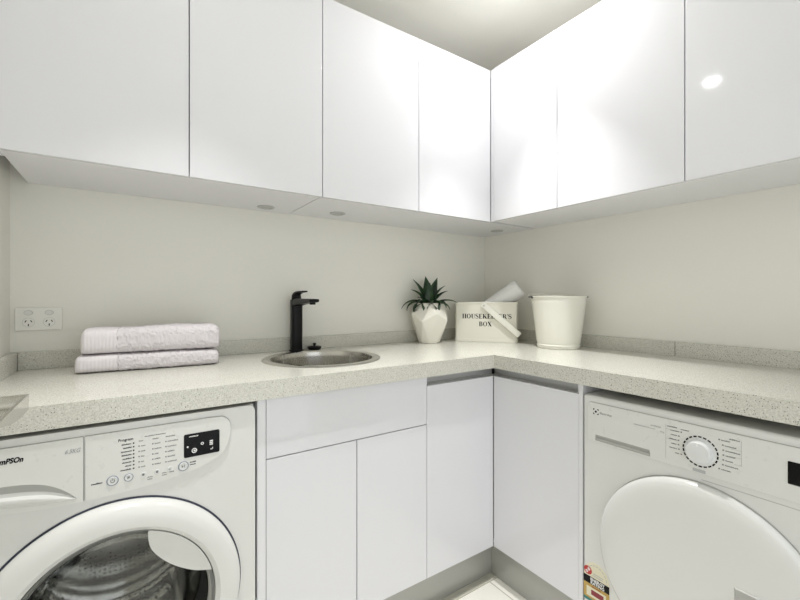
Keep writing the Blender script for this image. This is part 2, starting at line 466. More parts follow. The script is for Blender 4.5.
b = new(); box(b, .3265, YK, .0005, XK+.015, YK+.016, DB-.001); tag(obj('kickboard', b, M_KICK), 'grey kickboard under the sink cabinet doors', 'kickboard', 'grey kickboards')
b = new(); box(b, XK, .7820, .0005, XK+.016, YK-.001, DB-.001); tag(obj('kickboard', b, M_KICK), 'grey kickboard under the corner door next to the dryer', 'kickboard', 'grey kickboards')

# ------------------------------------------------------------------ small print
def squiggle(bm, x, z, w, h, d0=-.0003, d1=.0002, M=None):
    """an unreadably small printed word: a row of short strokes"""
    cx = x
    while cx < x+w-.0002:
        lw = random.uniform(.0008, .0016); hh = h*random.choice((.7, .7, 1.))
        plate(bm, [(cx, z), (cx+lw*.75, z), (cx+lw*.75, z+hh), (cx, z+hh)], [], d0, d1, M); cx += lw

def arc_ring(r0, r1, a0, a1, n, cx=0, cz=0):
    return circle(cx, cz, r1, n, a0, a1, True)+circle(cx, cz, r0, n, a1, a0, True)

# ------------------------------------------------------------------ washing machine
W = thing('washing_machine', 'white front-loading washing machine with glass porthole under the worktop at left', 'washing machine', (-.005, 1.15, 0))
zt = .8665
DCX, DCZ = -.012, H-.742
bm = new()
hole = circle(DCX, DCZ, .212, 72)
plate(bm, rrect(-.2985, .055, .2985, zt, .018), [hole], 0, .02)
box(bm, -.2985, .02, .055, -.2835, .57, zt-.012, .004); box(bm, .2835, .02, .055, .2985, .57, zt-.012, .004)
box(bm, -.2835, .02, zt-.030, .2835, .57, zt-.012); box(bm, -.2835, .555, .055, .2835, .57, zt-.030); box(bm, -.2835, .02, .055, .2835, .555, .07)
bb = [e for e in bm.edges if len(e.link_faces) == 2 and abs(e.verts[0].co.y) < 1e-6 and abs(e.verts[1].co.y) < 1e-6 and e.calc_face_angle(0) > 1
      and max(abs(e.verts[0].co.x), abs(e.verts[1].co.x), abs(e.verts[0].co.z-.46)) > .26]
bmesh.ops.bevel(bm, geom=bb, offset=.010, segments=3, affect='EDGES')
obj('housing', bm, M_APPL, W)
bm = new(); box(bm, -.2985, .012, zt-.011, .2985, .57, zt, .006, 3); obj('top_lid', bm, M_APPL, W)
bm = new(); box(bm, -.285, .02, .012, .285, .05, .0545); obj('plinth', bm, M_APPL, W)
for sx in (-.25, .25):
    for sy in (.08, .50):
        bm = new(); lathe(bm, [(.0001, 0), (.022, 0), (.022, .008), (.010, .010), (.010, .057)], 20, T(sx, sy, 0)); obj('foot', bm, M_RUBBER, W)
# control fascia
FA = -.0045
fz = lambda Z: H+Z
fas = [(-.0725, fz(-.4545)), (-.02, fz(-.4545)), (.05, fz(-.4505)), (.12, fz(-.441)), (.175, fz(-.428)), (.205, fz(-.414)), (.222, fz(-.395)), (.2325, fz(-.365)), (.234, fz(-.340)), (.228, fz(-.322)), (.215, fz(-.312)), (.19, fz(-.3105)), (-.0725, fz(-.3105))]
fas = [(v.x, v.y) for v in smooth_path(fas[1:11], 4)]
fas = [(-.0725, fz(-.4545))]+fas+[(.19, fz(-.3105)), (-.0725, fz(-.3105))]
bm = new(); plate(bm, fas, [], FA, -.0002); fp = obj('control_panel', bm, M_PANEL, W)
def expand(pts, k):
    out = []
    n = len(pts)
    for i in range(n):
        a, c = Vector(pts[i-1]), Vector(pts[(i+1) % n]); d = (c-a).normalized(); out.append((pts[i][0]+d.y*k, pts[i][1]-d.x*k))
    return out
bm = new(); plate(bm, expand(fas, .0013), [], -.0012, -.0001); obj('panel_seam', bm, M_GROOVE, W)
# detergent drawer with its scooped grip
dr = [(v.x, v.y) for v in smooth_path([(-.2935, fz(-.428)), (-.25, fz(-.437)), (-.19, fz(-.447)), (-.13, fz(-.4535)), (-.0765, fz(-.4545))], 5)]
dr += [(-.0765, fz(-.3105)), (-.2935, fz(-.3105))]
hp = [(v.x, v.y) for v in smooth_path([(-.2850, fz(-.392)), (-.24, fz(-.388)), (-.19, fz(-.390)), (-.150, fz(-.398)), (-.122, fz(-.412)), (-.100, fz(-.430)), (-.0875, fz(-.4445))], 5)]
hp += [(v.x, v.y) for v in smooth_path([(-.0875, fz(-.4445)), (-.13, fz(-.441)), (-.19, fz(-.4335)), (-.24, fz(-.425)), (-.2850, fz(-.416))], 5)][1:]
bm = new(); plate(bm, dr, [hp], FA, -.0002); dw = obj('detergent_drawer', bm, M_PANEL, W)
bm = new(); plate(bm, expand(dr, .0013), [], -.0012, -.0001); obj('panel_seam', bm, M_GROOVE, W)
# grip: an undercut lip sweeping out of the drawer front
bm = new()
n = 24; rows = []
up = smooth_path([(-.2850, fz(-.392)), (-.24, fz(-.388)), (-.19, fz(-.390)), (-.150, fz(-.398)), (-.122, fz(-.412)), (-.100, fz(-.430)), (-.0875, fz(-.4445))], 4)
lo = smooth_path([(-.2850, fz(-.418)), (-.24, fz(-.427)), (-.19, fz(-.4355)), (-.160, fz(-.440)), (-.13, fz(-.443)), (-.105, fz(-.445)), (-.0875, fz(-.4455))], 4)
for i, (u, l) in enumerate(zip(up, lo)):
    hgt = (u.y-l.y); k = min(1, hgt/.03)
    row = [(l.x, -.0046, l.y-.001), (l.x, -.0046-.007*k, l.y+.10*hgt), (l.x, -.0046-.010*k, l.y+.26*hgt), (l.x*.5+u.x*.5, -.0046-.0085*k, l.y+.40*hgt), (u.x*.6+l.x*.4, -.0025, l.y+.47*hgt), (u.x*.8+l.x*.2, -.0008, l.y+.7*hgt), (u.x, -.0010, u.y)]
    rows.append([bm.verts.new(p) for p in row])
for a, c in zip(rows, rows[1:]):
    for j in range(6): bm.faces.new((a[j], c[j], c[j+1], a[j+1]))
g = obj('grip', bm, M_HANDLE, dw, ang=60)
# brand lettering and capacity mark
bm = new(); text_mesh(bm, 'SImPSOn', .0150, T(-.1755, FA-.0002, fz(-.3420)), 'RIGHT', .25, .0006, sx=.80); obj('brand_lettering', bm, M_PRINT_D, dw)
bm = new(); text_mesh(bm, '6.5KG', .0130, T(-.0815, FA-.0002, fz(-.3420)), 'RIGHT', .35, 0, sx=.80); obj('capacity_mark', bm, M_PRINT_M, dw)
# display
bm = new(); plate(bm, rrect(.1235, fz(-.402), .2065, fz(-.3435), .004), [], FA-.0012, FA+.001); dp = obj('display', bm, M_BLACK, fp)
bm = new(); d0, d1 = FA-.0017, FA-.0011
plate(bm, circle(.132, fz(-.3755), .0022, 16), [], d0, d1)
plate(bm, circle(.147, fz(-.387), .0062, 28), [circle(.147, fz(-.387), .0042, 24)], d0, d1); plate(bm, circle(.1475, fz(-.387), .0025, 16), [], d0, d1)
plate(bm, circle(.1655, fz(-.3725), .0036, 20), [circle(.1655, fz(-.3725), .0018, 16)], d0, d1)
for k in range(3): plate(bm, rrect(.1825, fz(-.371)-k*.0045, .1905, fz(-.3680)-k*.0045, .0006, 2), [], d0, d1)
plate(bm, rrect(.1845, fz(-.3920), .1905, fz(-.3900), .0006, 2), [], d0, d1); plate(bm, rrect(.1885, fz(-.3920), .1905, fz(-.3865), .0006, 2), [], d0, d1)
squiggle(bm, .135, fz(-.3515), .021, .0026, d0, d1); obj('display_icons', bm, M_WPRINT, dp)
# buttons
for x, r, ring in ((-.0225, .0115, True), (.0085, .0092, True), (.0375, .0070, False), (.0655, .0070, False), (.0925, .0070, False), (.1225, .0118, True)):
    Mb = T(x, FA, fz(-.4215)) @ FACE
    bm = new(); lathe(bm, [(r*.84, -.001), (r*.84, .0012), (r*.74, .0022), (r*.4, .0016), (.0001, .0014)], 32, Mb); bt = obj('button', bm, M_BTN, fp)
    bm = new()
    if ring:
        lathe(bm, [(r*1.02, -.0006), (r*1.02, .0008), (r*.96, .0013), (r*.86, .0012), (r*.84, .0)], 40, Mb); obj('button_ring', bm, M_BLUE, bt)
    else:
        plate(bm, circle(x, fz(-.4215), r*.36, 14), [], FA-.0026, FA-.001); obj('button_mark', bm, M_PRINT_L if x > .08 else M_PRINT, bt)
bm = new()
stroke(bm, [(.0065, fz(-.4245)), (.0065, fz(-.4190)), (.0095, fz(-.4190)), (.0105, fz(-.4205)), (.0095, fz(-.422)), (.0065, fz(-.422))], [.0012]*6, FA-.0022, FA-.0012)
obj('button_symbol', bm, M_PRINT, fp); bm = new()
plate(bm, arc_ring(.0032, .0044, PI*.70, PI*2.3, 24, -.0225, fz(-.4215)), [], FA-.0022, FA-.0012); plate(bm, [(-.0231, fz(-.4205)), (-.0219, fz(-.4205)), (-.0219, fz(-.416)), (-.0231, fz(-.416))], [], FA-.0022, FA-.0012)
obj('button_symbol', bm, M_PRINT, fp); bm = new()
plate(bm, [(.1185, fz(-.425)), (.1185, fz(-.418)), (.1230, fz(-.4215))], [], FA-.0022, FA-.0012); plate(bm, [(.1245, fz(-.425)), (.1257, fz(-.425)), (.1257, fz(-.418)), (.1245, fz(-.418))], [], FA-.0022, FA-.0012)
obj('button_symbol', bm, M_PRINT, fp)
# printed programme table
bm = new(); e0, e1 = FA-.0003, FA+.0001
text_mesh(bm, 'Program', .0085, T(.0175, FA, fz(-.3345)), 'RIGHT', 0, .0002, .0003)
for i in range(8):
    z = fz(-.3430)-i*.0085; w = (.019, .016, .020, .019, .017, .018, .012, .021)[i]
    squiggle(bm, .0135-w, z-.0013, w, .0032, e0, e1); plate(bm, rrect(.0165, z-.0013, .0197, z+.0019, .0006, 2), [], e0, e1)
obj('program_list', bm, M_PRINT_D, fp); bm = new()
squiggle(bm, -.062, fz(-.4225), .021, .0034, e0, e1); obj('button_caption', bm, M_PRINT_D, fp); bm = new(); squiggle(bm, .137, fz(-.4165), .014, .0030, e0, e1); squiggle(bm, .137, fz(-.4225), .013, .0030, e0, e1)
obj('button_caption', bm, M_PRINT_D, fp)
for x, w0, rows in ((.0285, .010, 5), (.0565, .014, 5), (.0840, .023, 5)):
    bm = new(); squiggle(bm, x, fz(-.3415), w0*.9, .0030, e0, e1)
    for i in range(rows):
        z = fz(-.3535)-i*.0125
        plate(bm, rrect(x-.001, z, x+.0018, z+.0030, .0006, 2), [], e0, e1); squiggle(bm, x+.0040, z, w0*random.uniform(.55, 1), .0030, e0, e1)
    obj('option_list', bm, M_PRINT, fp)
bm = new()
squiggle(bm, .040, fz(-.3325), .044, .0026, e0, e1)
obj('option_heading', bm, M_PRINT, fp); bm = new()
for x, z in ((.046, -.437), (.046, -.432), (.076, -.434), (.076, -.429), (.092, -.430)): squiggle(bm, x, fz(z), .010, .0026, e0, e1)
obj('option_caption', bm, M_PRINT, fp)
# porthole door
RO = .268
Mdoor = T(DCX, 0, DCZ) @ FACE
bm = new(); lathe(bm, [(RO+.0045, -.0002), (RO+.0045, .0016), (RO-.004, .0016), (RO-.004, -.0002)], 128, Mdoor); obj('door_seam', bm, M_NAVY, W)
bm = new()
lathe(bm, [(RO, .0005), (RO+.0005, .012), (RO-.004, .024), (RO-.014, .033), (RO-.030, .038), (RO-.052, .0375), (.212, .034), (.2055, .028), (.203, .015), (.203, .0005)], 128, Mdoor)
door = obj('porthole_door', bm, M_APPL, W)
bm = new(); lathe(bm, [(.2025, .0275), (.2025, .008), (.193, .002), (.191, .010), (.1955, .0245)], 96, Mdoor); obj('inner_ring', bm, M_HANDLE, door)
# dished glass bowl, two skins
bm = new()
prof = [(.1920, .006), (.184, -.010), (.172, -.045), (.160, -.070), (.135, -.088), (.09, -.097), (.0001, -.100)]
inn = [(max(q-.004, .0001), z+.004) for q, z in prof][::-1]
lathe(bm, prof+inn+[prof[0]], 72, Mdoor)
bmesh.ops.remove_doubles(bm, verts=bm.verts[:], dist=1e-6)
obj('glass_bowl', bm, M_GLASS, door, ang=60)
# handle plate bridging the upper right of the porthole
hpts = arc_ring(.10, .2030, math.radians(15), math.radians(73), 28)[:28]
inner = smooth_path([(.0585, .1940), (.059, .172), (.066, .147), (.087, .118), (.117, .090), (.153, .067), (.176, .058), (.196, .0525)], 5)
hpts = hpts+[(v.x, v.y) for v in inner][1:-1]
bm = new(); plate(bm, [(DCX+x, DCZ+z) for x, z in hpts], [], -.0295, -.0200)
obj('door_handle', bm, M_HANDLE, door, ang=30)
# gasket, drum, paddles
bm = new(); lathe(bm, [(.211, -.0005), (.2105, -.03), (.196, -.045), (.207, -.060), (.190, -.075), (.205, -.090), (.212, -.095)], 72, Mdoor); obj('gasket', bm, M_RUBBER, W)
bm = new(); lathe(bm, [(.206, -.098), (.235, -.105), (.240, -.12), (.240, -.17), (.234, -.18), (.240, -.19), (.240, -.25), (.234, -.26), (.240, -.27), (.240, -.33), (.234, -.34), (.240, -.35), (.240, -.40), (.228, -.415), (.10, -.43), (.0001, -.432)], 72, Mdoor); dm = obj('drum', bm, M_DRUM, W)
for k in range(3):
    a = math.radians(75+120*k); bm = new(); secs = []
    for z, hgt in ((-.125, .006), (-.15, .035), (-.36, .045), (-.39, .008)):
        secs.append([(.238, -.030, z), (.238-hgt*.8, -.016, z), (.238-hgt, 0, z), (.238-hgt*.8, .016, z), (.238, .030, z)])
    loft(bm, secs, Mdoor @ Matrix.Rotation(a, 4, 'Z')); obj('paddle', bm, M_DRUMP, dm, ang=50)

# ------------------------------------------------------------------ dryer
D = thing('dryer', 'white front-loading tumble dryer with round dial under the worktop at right', 'dryer', (XD-.007, .4625, 0), -PI/2)
zt = H-.3125
bm = new()
box(bm, -.2985, 0, .055, .2985, .55, zt, .008, 3); obj('housing', bm, M_APPL, D)
bm = new(); box(bm, -.285, .012, .012, .285, .05, .0545); obj('plinth', bm, M_APPL, D)
for sx in (-.25, .25):
    for sy in (.08, .48):
        bm = new(); lathe(bm, [(.0001, 0), (.022, 0), (.022, .008), (.010, .010), (.010, .057)], 20, T(sx, sy, 0)); obj('foot', bm, M_RUBBER, D)
FA = -.004
slot = rrect(-.255, H-.4515, -.0935, H-.4330, .002, 3)
bm = new(); plate(bm, rrect(-.279, H-.4560, .288, H-.3335, .010), [slot], FA, -.0002); cp = obj('control_panel', bm, M_PANEL, D)
bm = new(); plate(bm, rrect(-.2803, H-.4573, .2893, H-.3322, .011), [], -.0011, -.0001); obj('panel_seam', bm, M_GROOVE, D)
bm = new(); box(bm, .03, -.0006, H-.4725, .2935, 0, H-.4713); obj('panel_seam', bm, M_GROOVE, D)
# slot grip: a stepped recess
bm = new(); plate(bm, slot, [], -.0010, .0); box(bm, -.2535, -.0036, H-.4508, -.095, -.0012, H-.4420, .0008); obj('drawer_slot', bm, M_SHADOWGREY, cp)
# logo: a broken square around a leaf-like mark, then the maker's name
bm = new(); d0, d1 = FA-.0004, FA+.0002
cx, cz, s = -.2535, H-.3605, .0090
for qx in (-1, 1):
    for qz in (-1, 1):
        x1, z1 = cx+qx*s, cz+qz*s
        for (xa, za, xb, zb) in ((x1, z1, x1-qx*.0048, z1-qz*.0024), (x1, z1, x1-qx*.0024, z1-qz*.0048)):
            plate(bm, [(min(xa, xb), min(za, zb)), (max(xa, xb), min(za, zb)), (max(xa, xb), max(za, zb)), (min(xa, xb), max(za, zb))], [], d0, d1)
plate(bm, [(cx-.0042, cz), (cx, cz-.0042), (cx+.0042, cz), (cx, cz+.0042)], [], d0, d1)
obj('logo', bm, M_PRINT_D, cp)
bm = new(); text_mesh(bm, 'Electrolux', .0092, T(-.2405, FA-.0001, H-.3650), 'LEFT', 0, 0, .0003); obj('brand_lettering', bm, M_PRINT, cp)
bm = new()
squiggle(bm, -.091, H-.3625, .026, .0042, d0, d1); squiggle(bm, -.137, H-.3705, .058, .0028, d0, d1); text_mesh(bm, '6kg', .0075, T(-.067, FA-.0001, H-.3745), 'LEFT', 0, 0, .0003)
obj('model_print', bm, M_PRINT_L, cp)
# dial
KX, KZ = .0285, H-.3990
Mk = T(KX, FA, KZ) @ FACE
bm = new(); lathe(bm, [(.0340, -.001), (.0340, .001), (.0300, .002), (.0285, .004), (.0275, .016), (.0255, .0185), (.018, .0195), (.0001, .0198)], 64, Mk); kb = obj('dial', bm, M_BTN, cp)
bm = new(); plate(bm, [(-.0016, .0175), (.0016, .0175), (.0012, .0245), (-.0012, .0245)], [], -.0200, -.0188, T(KX, FA, KZ)); obj('dial_pointer', bm, M_WPRINT, kb)
bm = new()
for k in range(22):
    a = 2*PI*k/22+.06; plate(bm, arc_ring(.0365, .0400, a, a+2*PI/22*.70, 5, KX, KZ), [], d0, d1)
obj('dial_ring', bm, M_PRINT_D, cp)
bm = new()
for k, (sd, w) in enumerate([(-1, w) for w in (.022, .015, .018, .013, .018, .010)]):
    z = H-.3620-k*.0118; xr = KX-.0455-.003*math.cos((k-2.5)*.6)+(.004 if k in (0, 5) else 0)
    squiggle(bm, xr-.006-w, z, w, .0030, d0, d1); plate(bm, rrect(xr-.003, z, xr+.0006, z+.0034, .0008, 2), [], d0, d1)
obj('program_list', bm, M_PRINT, cp); bm = new()
for k, w in enumerate((.018, .023, .029, .019, .015, .027, .019)):
    z = H-.3570-k*.0122; xl = KX+.0450+.003*math.cos((k-3)*.5)-(.006 if k in (0, 6) else 0)
    squiggle(bm, xl+.006, z, w, .0030, d0, d1); plate(bm, rrect(xl, z, xl+.0036, z+.0034, .0008, 2), [], d0, d1)
obj('program_list', bm, M_PRINT, cp); bm = new()
squiggle(bm, -.049, H-.3530, .024, .0034, d0, d1); obj('dial_heading', bm, M_PRINT, cp); bm = new(); squiggle(bm, .090, H-.3500, .021, .0034, d0, d1); obj('dial_heading', bm, M_PRINT, cp); bm = new(); squiggle(bm, -.016, H-.3540, .020, .0028, d0, d1)
obj('dial_heading', bm, M_PRINT, cp)
for rows in (((-.0525, H-.3475, -.0518, H-.4420), (-.0525, H-.3595, -.016, H-.3602), (-.0525, H-.3855, -.020, H-.3862)),
             ((.1135, H-.3470, .1142, H-.4080), (.094, H-.3715, .1142, H-.3722), (.100, H-.4075, .1142, H-.4082), (.094, H-.3900, .1142, H-.3907))):
    bm = new()
    for x0, z0, x1, z1 in rows: plate(bm, [(x0, min(z0, z1)), (x1, min(z0, z1)), (x1, max(z0, z1)), (x0, max(z0, z1))], [], d0, d1)
    obj('bracket_line', bm, M_PRINT_L, cp)
bm = new(); box(bm, .0120, FA-.0007, H-.4535, .0405, FA+.0002, H-.4455, .0003); obj('sensor_badge', bm, M_PRINT_L, cp)
bm = new(); plate(bm, rrect(.197, H-.4175, .262, H-.3665, .0015, 3), [], FA-.001, FA+.0005); dp = obj('display', bm, M_BLACK, cp)
# round door
CX, CZ, RD = .0225, H-.7390, .2570
Md = T(CX, 0, CZ) @ FACE
bm = new(); lathe(bm, [(RD+.0030, -.0002), (RD+.0030, .0016), (RD-.004, .0016), (RD-.004, -.0002)], 128, Md); obj('door_seam', bm, M_SHADOWGREY, D)  # shadow line round the dryer door, painted as a grey ring
bm = new()
pk = [(.085, .080), (.150, .080), (.176, -.03), (.150, -.085), (.085, -.085), (.078, 0)]
lathe(bm, [(RD, .0006), (RD+.001, .012), (RD-.003, .020), (RD-.012, .026), (RD-.03, .0295), (.20, .0315), (.12, .0335), (.06, .0342), (.0001, .0345)], 128, Md)
dd = obj('door', bm, M_APPL, D, ang=50)
# door grip at the right: a raised plate, its recess shade painted in grey
bm = new()
gx0, gx1, gt, gb = CX+.086, CX+.163, H-.692, H-.805
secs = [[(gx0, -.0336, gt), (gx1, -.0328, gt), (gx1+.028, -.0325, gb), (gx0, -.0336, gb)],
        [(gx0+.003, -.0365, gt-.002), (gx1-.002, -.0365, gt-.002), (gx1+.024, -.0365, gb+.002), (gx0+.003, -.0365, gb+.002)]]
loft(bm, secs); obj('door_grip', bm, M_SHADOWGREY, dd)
bm = new()
secs = [[(gx1-.001, -.030, gt+.0005), (gx1+.030, -.030, gt+.0005), (gx1+.056, -.030, gb), (gx1+.027, -.030, gb)],
        [(gx1-.001, -.0415, gt), (gx1+.024, -.0385, gt), (gx1+.050, -.0385, gb), (gx1+.027, -.0415, gb)]]
loft(bm, secs); obj('grip_lip', bm, M_APPL, dd)
# energy label
sx0, sx1 = -.2965, -.2120
scx = (sx0+sx1)/2; zb = H-.8965
bm = new(); d0, d1 = -.0006, .0002
arch = [(sx0, zb-.080), (sx1, zb-.080)]+circle(scx, zb, (sx1-sx0)/2, 24, 0, PI, True, .050)
plate(bm, arch, [], d0, d1); lb = obj('energy_label', bm, M_LCREAM, D)
lb['label'] = 'cream, black and ochre energy sticker'
e0, e1 = -.0010, -.0005
bm = new(); plate(bm, rrect(sx0, zb-.0240, sx1, zb-.0005, .0008, 2), [], e0, e1); obj('title_band', bm, M_BLACK, lb)
bm = new(); text_mesh(bm, 'ENERGY', .0125, T(scx+.004, e0-.0003, zb-.0115), 'CENTER', 0, .0003, .0003); text_mesh(bm, 'RATING', .0125, T(scx+.004, e0-.0003, zb-.0220), 'CENTER', 0, .0003, .0003); obj('title_lettering', bm, M_WPRINT, lb)
bm = new(); plate(bm, [(sx0, zb-.0795), (sx1, zb-.0795), (sx1, zb-.0242), (sx0, zb-.0242)], [], e0, e1); obj('ochre_field', bm, M_OCHRE, lb)
bm = new(); plate(bm, rrect(sx0+.010, zb-.064, sx1-.010, zb-.034, .001, 2), [], e0-.0004, e0+.0001); obj('figure_box', bm, M_LCREAM, lb)
bm = new(); plate(bm, rrect(sx0+.026, zb-.056, sx1-.018, zb-.040, .001, 2), [], e0-.0008, e0-.0003); squiggle(bm, sx0+.028, zb-.031, .03, .0032, e0-.0004, e0); obj('figure_print', bm, M_MAROON, lb)
bm = new(); plate(bm, [(sx0, zb-.0795), (sx1, zb-.0795), (sx1, zb-.071), (sx0, zb-.071)], [], e0-.0004, e0+.0001); obj('foot_band', bm, M_TEAL, lb)
bm = new(); plate(bm, circle(sx0+.0145, zb+.0165, .0135, 28), [], e0, e1); obj('red_disc', bm, M_RED, lb)
bm = new()
for a in range(5):
    q = math.radians(90+72*a); plate(bm, circle(sx0+.0110+.0030*math.cos(q), zb+.012+.0030*math.sin(q), .0018, 8), [], e0-.0004, e0)
    plate(bm, circle(sx0+.0180+.0030*math.cos(q), zb+.0210+.0030*math.sin(q), .0018, 8), [], e0-.0004, e0)
obj('disc_marks', bm, M_WPRINT, lb)
bm = new()
for k in range(8):
    a = math.radians(12+k*17); r = .036
    plate(bm, arc_ring(.80, .84, a, a+.22, 6), [], e0, e1, Matrix.Translation((scx, 0, zb)) @ Matrix.Diagonal((.0423, 1, .05, 1)))
squiggle(bm, scx-.010, zb+.012, .032, .003, e0, e1); squiggle(bm, scx-.012, zb+.006, .034, .003, e0, e1)
obj('star_arc', bm, M_PRINT_L, lb)

# ------------------------------------------------------------------ power outlet
t = thing('power_outlet', 'white double power outlet on the back wall left of the towels', 'power outlet', (-.2372, YW, H-.0672))
bm = new(); box(bm, -.0585, -.009, -.0375, .0585, 0, .0375, .003, 3); obj('cover_plate', bm, M_PLASTIC, t)
for sx in (-.0255, .0255):
    bm = new(); plate(bm, circle(sx, .0205, .0098, 28, rz=.0068), [], -.0135, -.0085); rk = obj('rocker_switch', bm, M_PLASTIC2, t)
    bm = new(); plate(bm, circle(sx, .0205, .0112, 28, rz=.0082), [circle(sx, .0205, .0100, 28, rz=.0070)], -.0096, -.0086); obj('switch_surround', bm, M_PRINT_L, rk)
    bm = new(); plate(bm, circle(sx, -.0105, .0150, 40), [circle(sx, -.0105, .0143, 40)], -.0096, -.0086)
    sk = obj('socket_ring', bm, M_PRINT_L, t)
    bm = new()
    for dx, dz, a in ((-.0068, .0035, .52), (.0068, .0035, -.52), (0, -.0085, 0)):
        plate(bm, [(-.0013, -.0036), (.0013, -.0036), (.0013, .0036), (-.0013, .0036)], [], -.0094, -.0086, T(sx+dx, 0, -.0105+dz) @ Matrix.Rotation(a, 4, 'Y'))
    obj('pin_slots', bm, M_PRINT_D, sk)

# ------------------------------------------------------------------ folded towels
def towel(label, x0, x1, y0, y1, z0, z1, band, rot, seed, sag=0., leftin=.0):
    L = x1-x0; Dp = y1-y0; hh = z1-z0
    t = thing('folded_towel', label, 'towel', ((x0+x1)/2, (y0+y1)/2, z0), rot, 'folded towels')
    nx, nsec = 150, 120
    def sec(i):
        u = i/nx; x = -L/2+L*u
        e = min(u, 1-u)*L; R = .026 if u > .5 else .016
        k = 1. if e > R else math.sqrt(max(0, 1-((R-e)/R)**2))
        kz = .42+.58*k; ky = .80+.20*k
        pts = []
        for j in range(nsec):
            a = 2*PI*j/nsec; c, s = math.cos(a), math.sin(a)
            p = .36 if c < 0 else .5
            yy = math.copysign(abs(c)**p, c)*Dp/2*ky
            zz = math.copysign(abs(s)**.55, s)*hh/2
            zz = hh/2+zz*(kz if zz > 0 else (1 if u < .5 else kz*.3+.7))
            zz += (0 if zz < hh*.5 else .004*noise.noise(Vector((x*9+seed, yy*7, seed)))) - (sag*(u-.5) if zz > hh*.5 else 0)
            v = Vector((x, yy, zz))
            nrm = Vector((0, c*.7/Dp, s/hh)).normalized()
            if x0+x+L/2 < band:
                v += nrm*.0006*math.sin(x*2*PI/.0092)
            else:
                q = v*260; v += nrm*(.0034*noise.noise(q+Vector((seed, 0, 0)))+.0026*noise.noise(v*120)+.0015*noise.noise(v*30))
            v.z = max(v.z, .0003)
            if not sag: v.z = min(v.z, hh+.0003)
            pts.append(v)
        return pts
    secs = [sec(i) for i in range(nx+1)]
    kb = next(i for i in range(nx+1) if x0+L*i/nx >= band)
    bm = new(); loft(bm, secs[:kb+1]); obj('woven_border', bm, M_BAND, t, ang=80)
    bm = new(); loft(bm, secs[kb:]); obj('terry_fold', bm, M_TOWEL, t, ang=80)
    return t
TR = math.radians(-4)
towel('lower of two pale lilac folded towels, lying on the worktop', -.126, .270, 1.520, 1.690, ZT+.0004, ZT+.0555, -.018, TR, 3.1)
towel('upper of two pale lilac folded towels, resting on the other towel', -.112, .274, 1.520, 1.690, ZT+.0565, ZT+.1360, -.020, TR, 8.7, sag=-.006)

# ------------------------------------------------------------------ potted plant
PX, PY = 1.2935, 1.6445
t = thing('potted_plant', 'spiky dark green plant in a faceted white vase left of the box', 'potted plant', (PX, PY, ZT+.0004), math.radians(8))
n = 8
levels = [(.0515, 0, 0, 0), (.0545, .004, 0, 0), (.0985, .132, .5, .020), (.077, .177, 0, .010), (.063, .203, .5, 0), (.0575, .205, .5, 0), (.057, .170, .5, 0)]
bm = new(); rings = []
for r, z, off, alt in levels:
    rings.append([bm.verts.new((r*math.cos(2*PI*(i+off)/n), r*math.sin(2*PI*(i+off)/n), z+(alt if i % 2 else -alt))) for i in range(n)])
for ri, (a, c) in enumerate(zip(rings, rings[1:])):
    oa, oc = levels[ri][2], levels[ri+1][2]
    for i in range(n):
        j = (i+1) % n
        if oa == oc: bm.faces.new((a[i], a[j], c[j], c[i]))
        elif oc > oa: bm.faces.new((a[i], a[j], c[i])); bm.faces.new((c[i], a[j], c[j]))
        else: bm.faces.new((a[i], c[j], c[i])); bm.faces.new((a[i], a[j], c[j]))
bm.faces.new(rings[0][::-1])
bmesh.ops.recalc_face_normals(bm, faces=bm.faces[:])
bmesh.ops.bevel(bm, geom=[e for e in bm.edges if e.calc_face_angle(0) > .12], offset=.0014, segments=2, affect='EDGES')
obj('vase', bm, M_VASE, t, ang=20)
bm = new(); lathe(bm, [(.0001, .184), (.03, .183), (.050, .180), (.0535, .176)], 20); obj('soil', bm, M_SOIL, t)
# leaves are given in the view plane of someone facing the corner: right, up, toward
def leaf(az, length, lift, droop, width, curl=0.):
    """az: heading; lift: start slope; droop: how far the tip falls"""
    bm = new(); N = 12; rows = []
    d = Vector((math.cos(az), math.sin(az), 0)); s = Vector((-math.sin(az), math.cos(az), 0))
    p = Vector((0, 0, .192))+d*.012; ang = lift
    for i in range(N+1):
        u = i/N
        w = width*1.75*(1-u**2.0)*(.55+.9*min(u*2.2, 1)*(1-.25*u))
        w = max(w, .0006)
        length_ = length*(1.42 if lift > 1 else 1.14); fwd = d*math.cos(ang)+Vector((0, 0, 1))*math.sin(ang); nrm = -d*math.sin(ang)+Vector((0, 0, 1))*math.cos(ang)
        row = [p-s*w+nrm*w*.35, p-s*w*.45+nrm*w*.05, p-nrm*w*.10, p+s*w*.45+nrm*w*.05, p+s*w+nrm*w*.35]
        row2 = [q-nrm*.0016 for q in row[1:4]]
        rows.append([bm.verts.new(q) for q in row+row2[::-1]])
        p = p+fwd*(length_/N); ang -= droop/N*(.5+1.1*u)
    m = len(rows[0])
    for a, c in zip(rows, rows[1:]):
        for k in range(m): bm.faces.new((a[k], a[(k+1) % m], c[(k+1) % m], c[k]))
    bm.faces.new(rows[0][::-1]); bm.faces.new(rows[-1])
    return obj('leaf', bm, M_LEAF, t, ang=50)
VR = math.radians(-34.05-8)         # heading of "to the right" in the vase's own frame
R_ = lambda deg: VR+math.radians(deg)
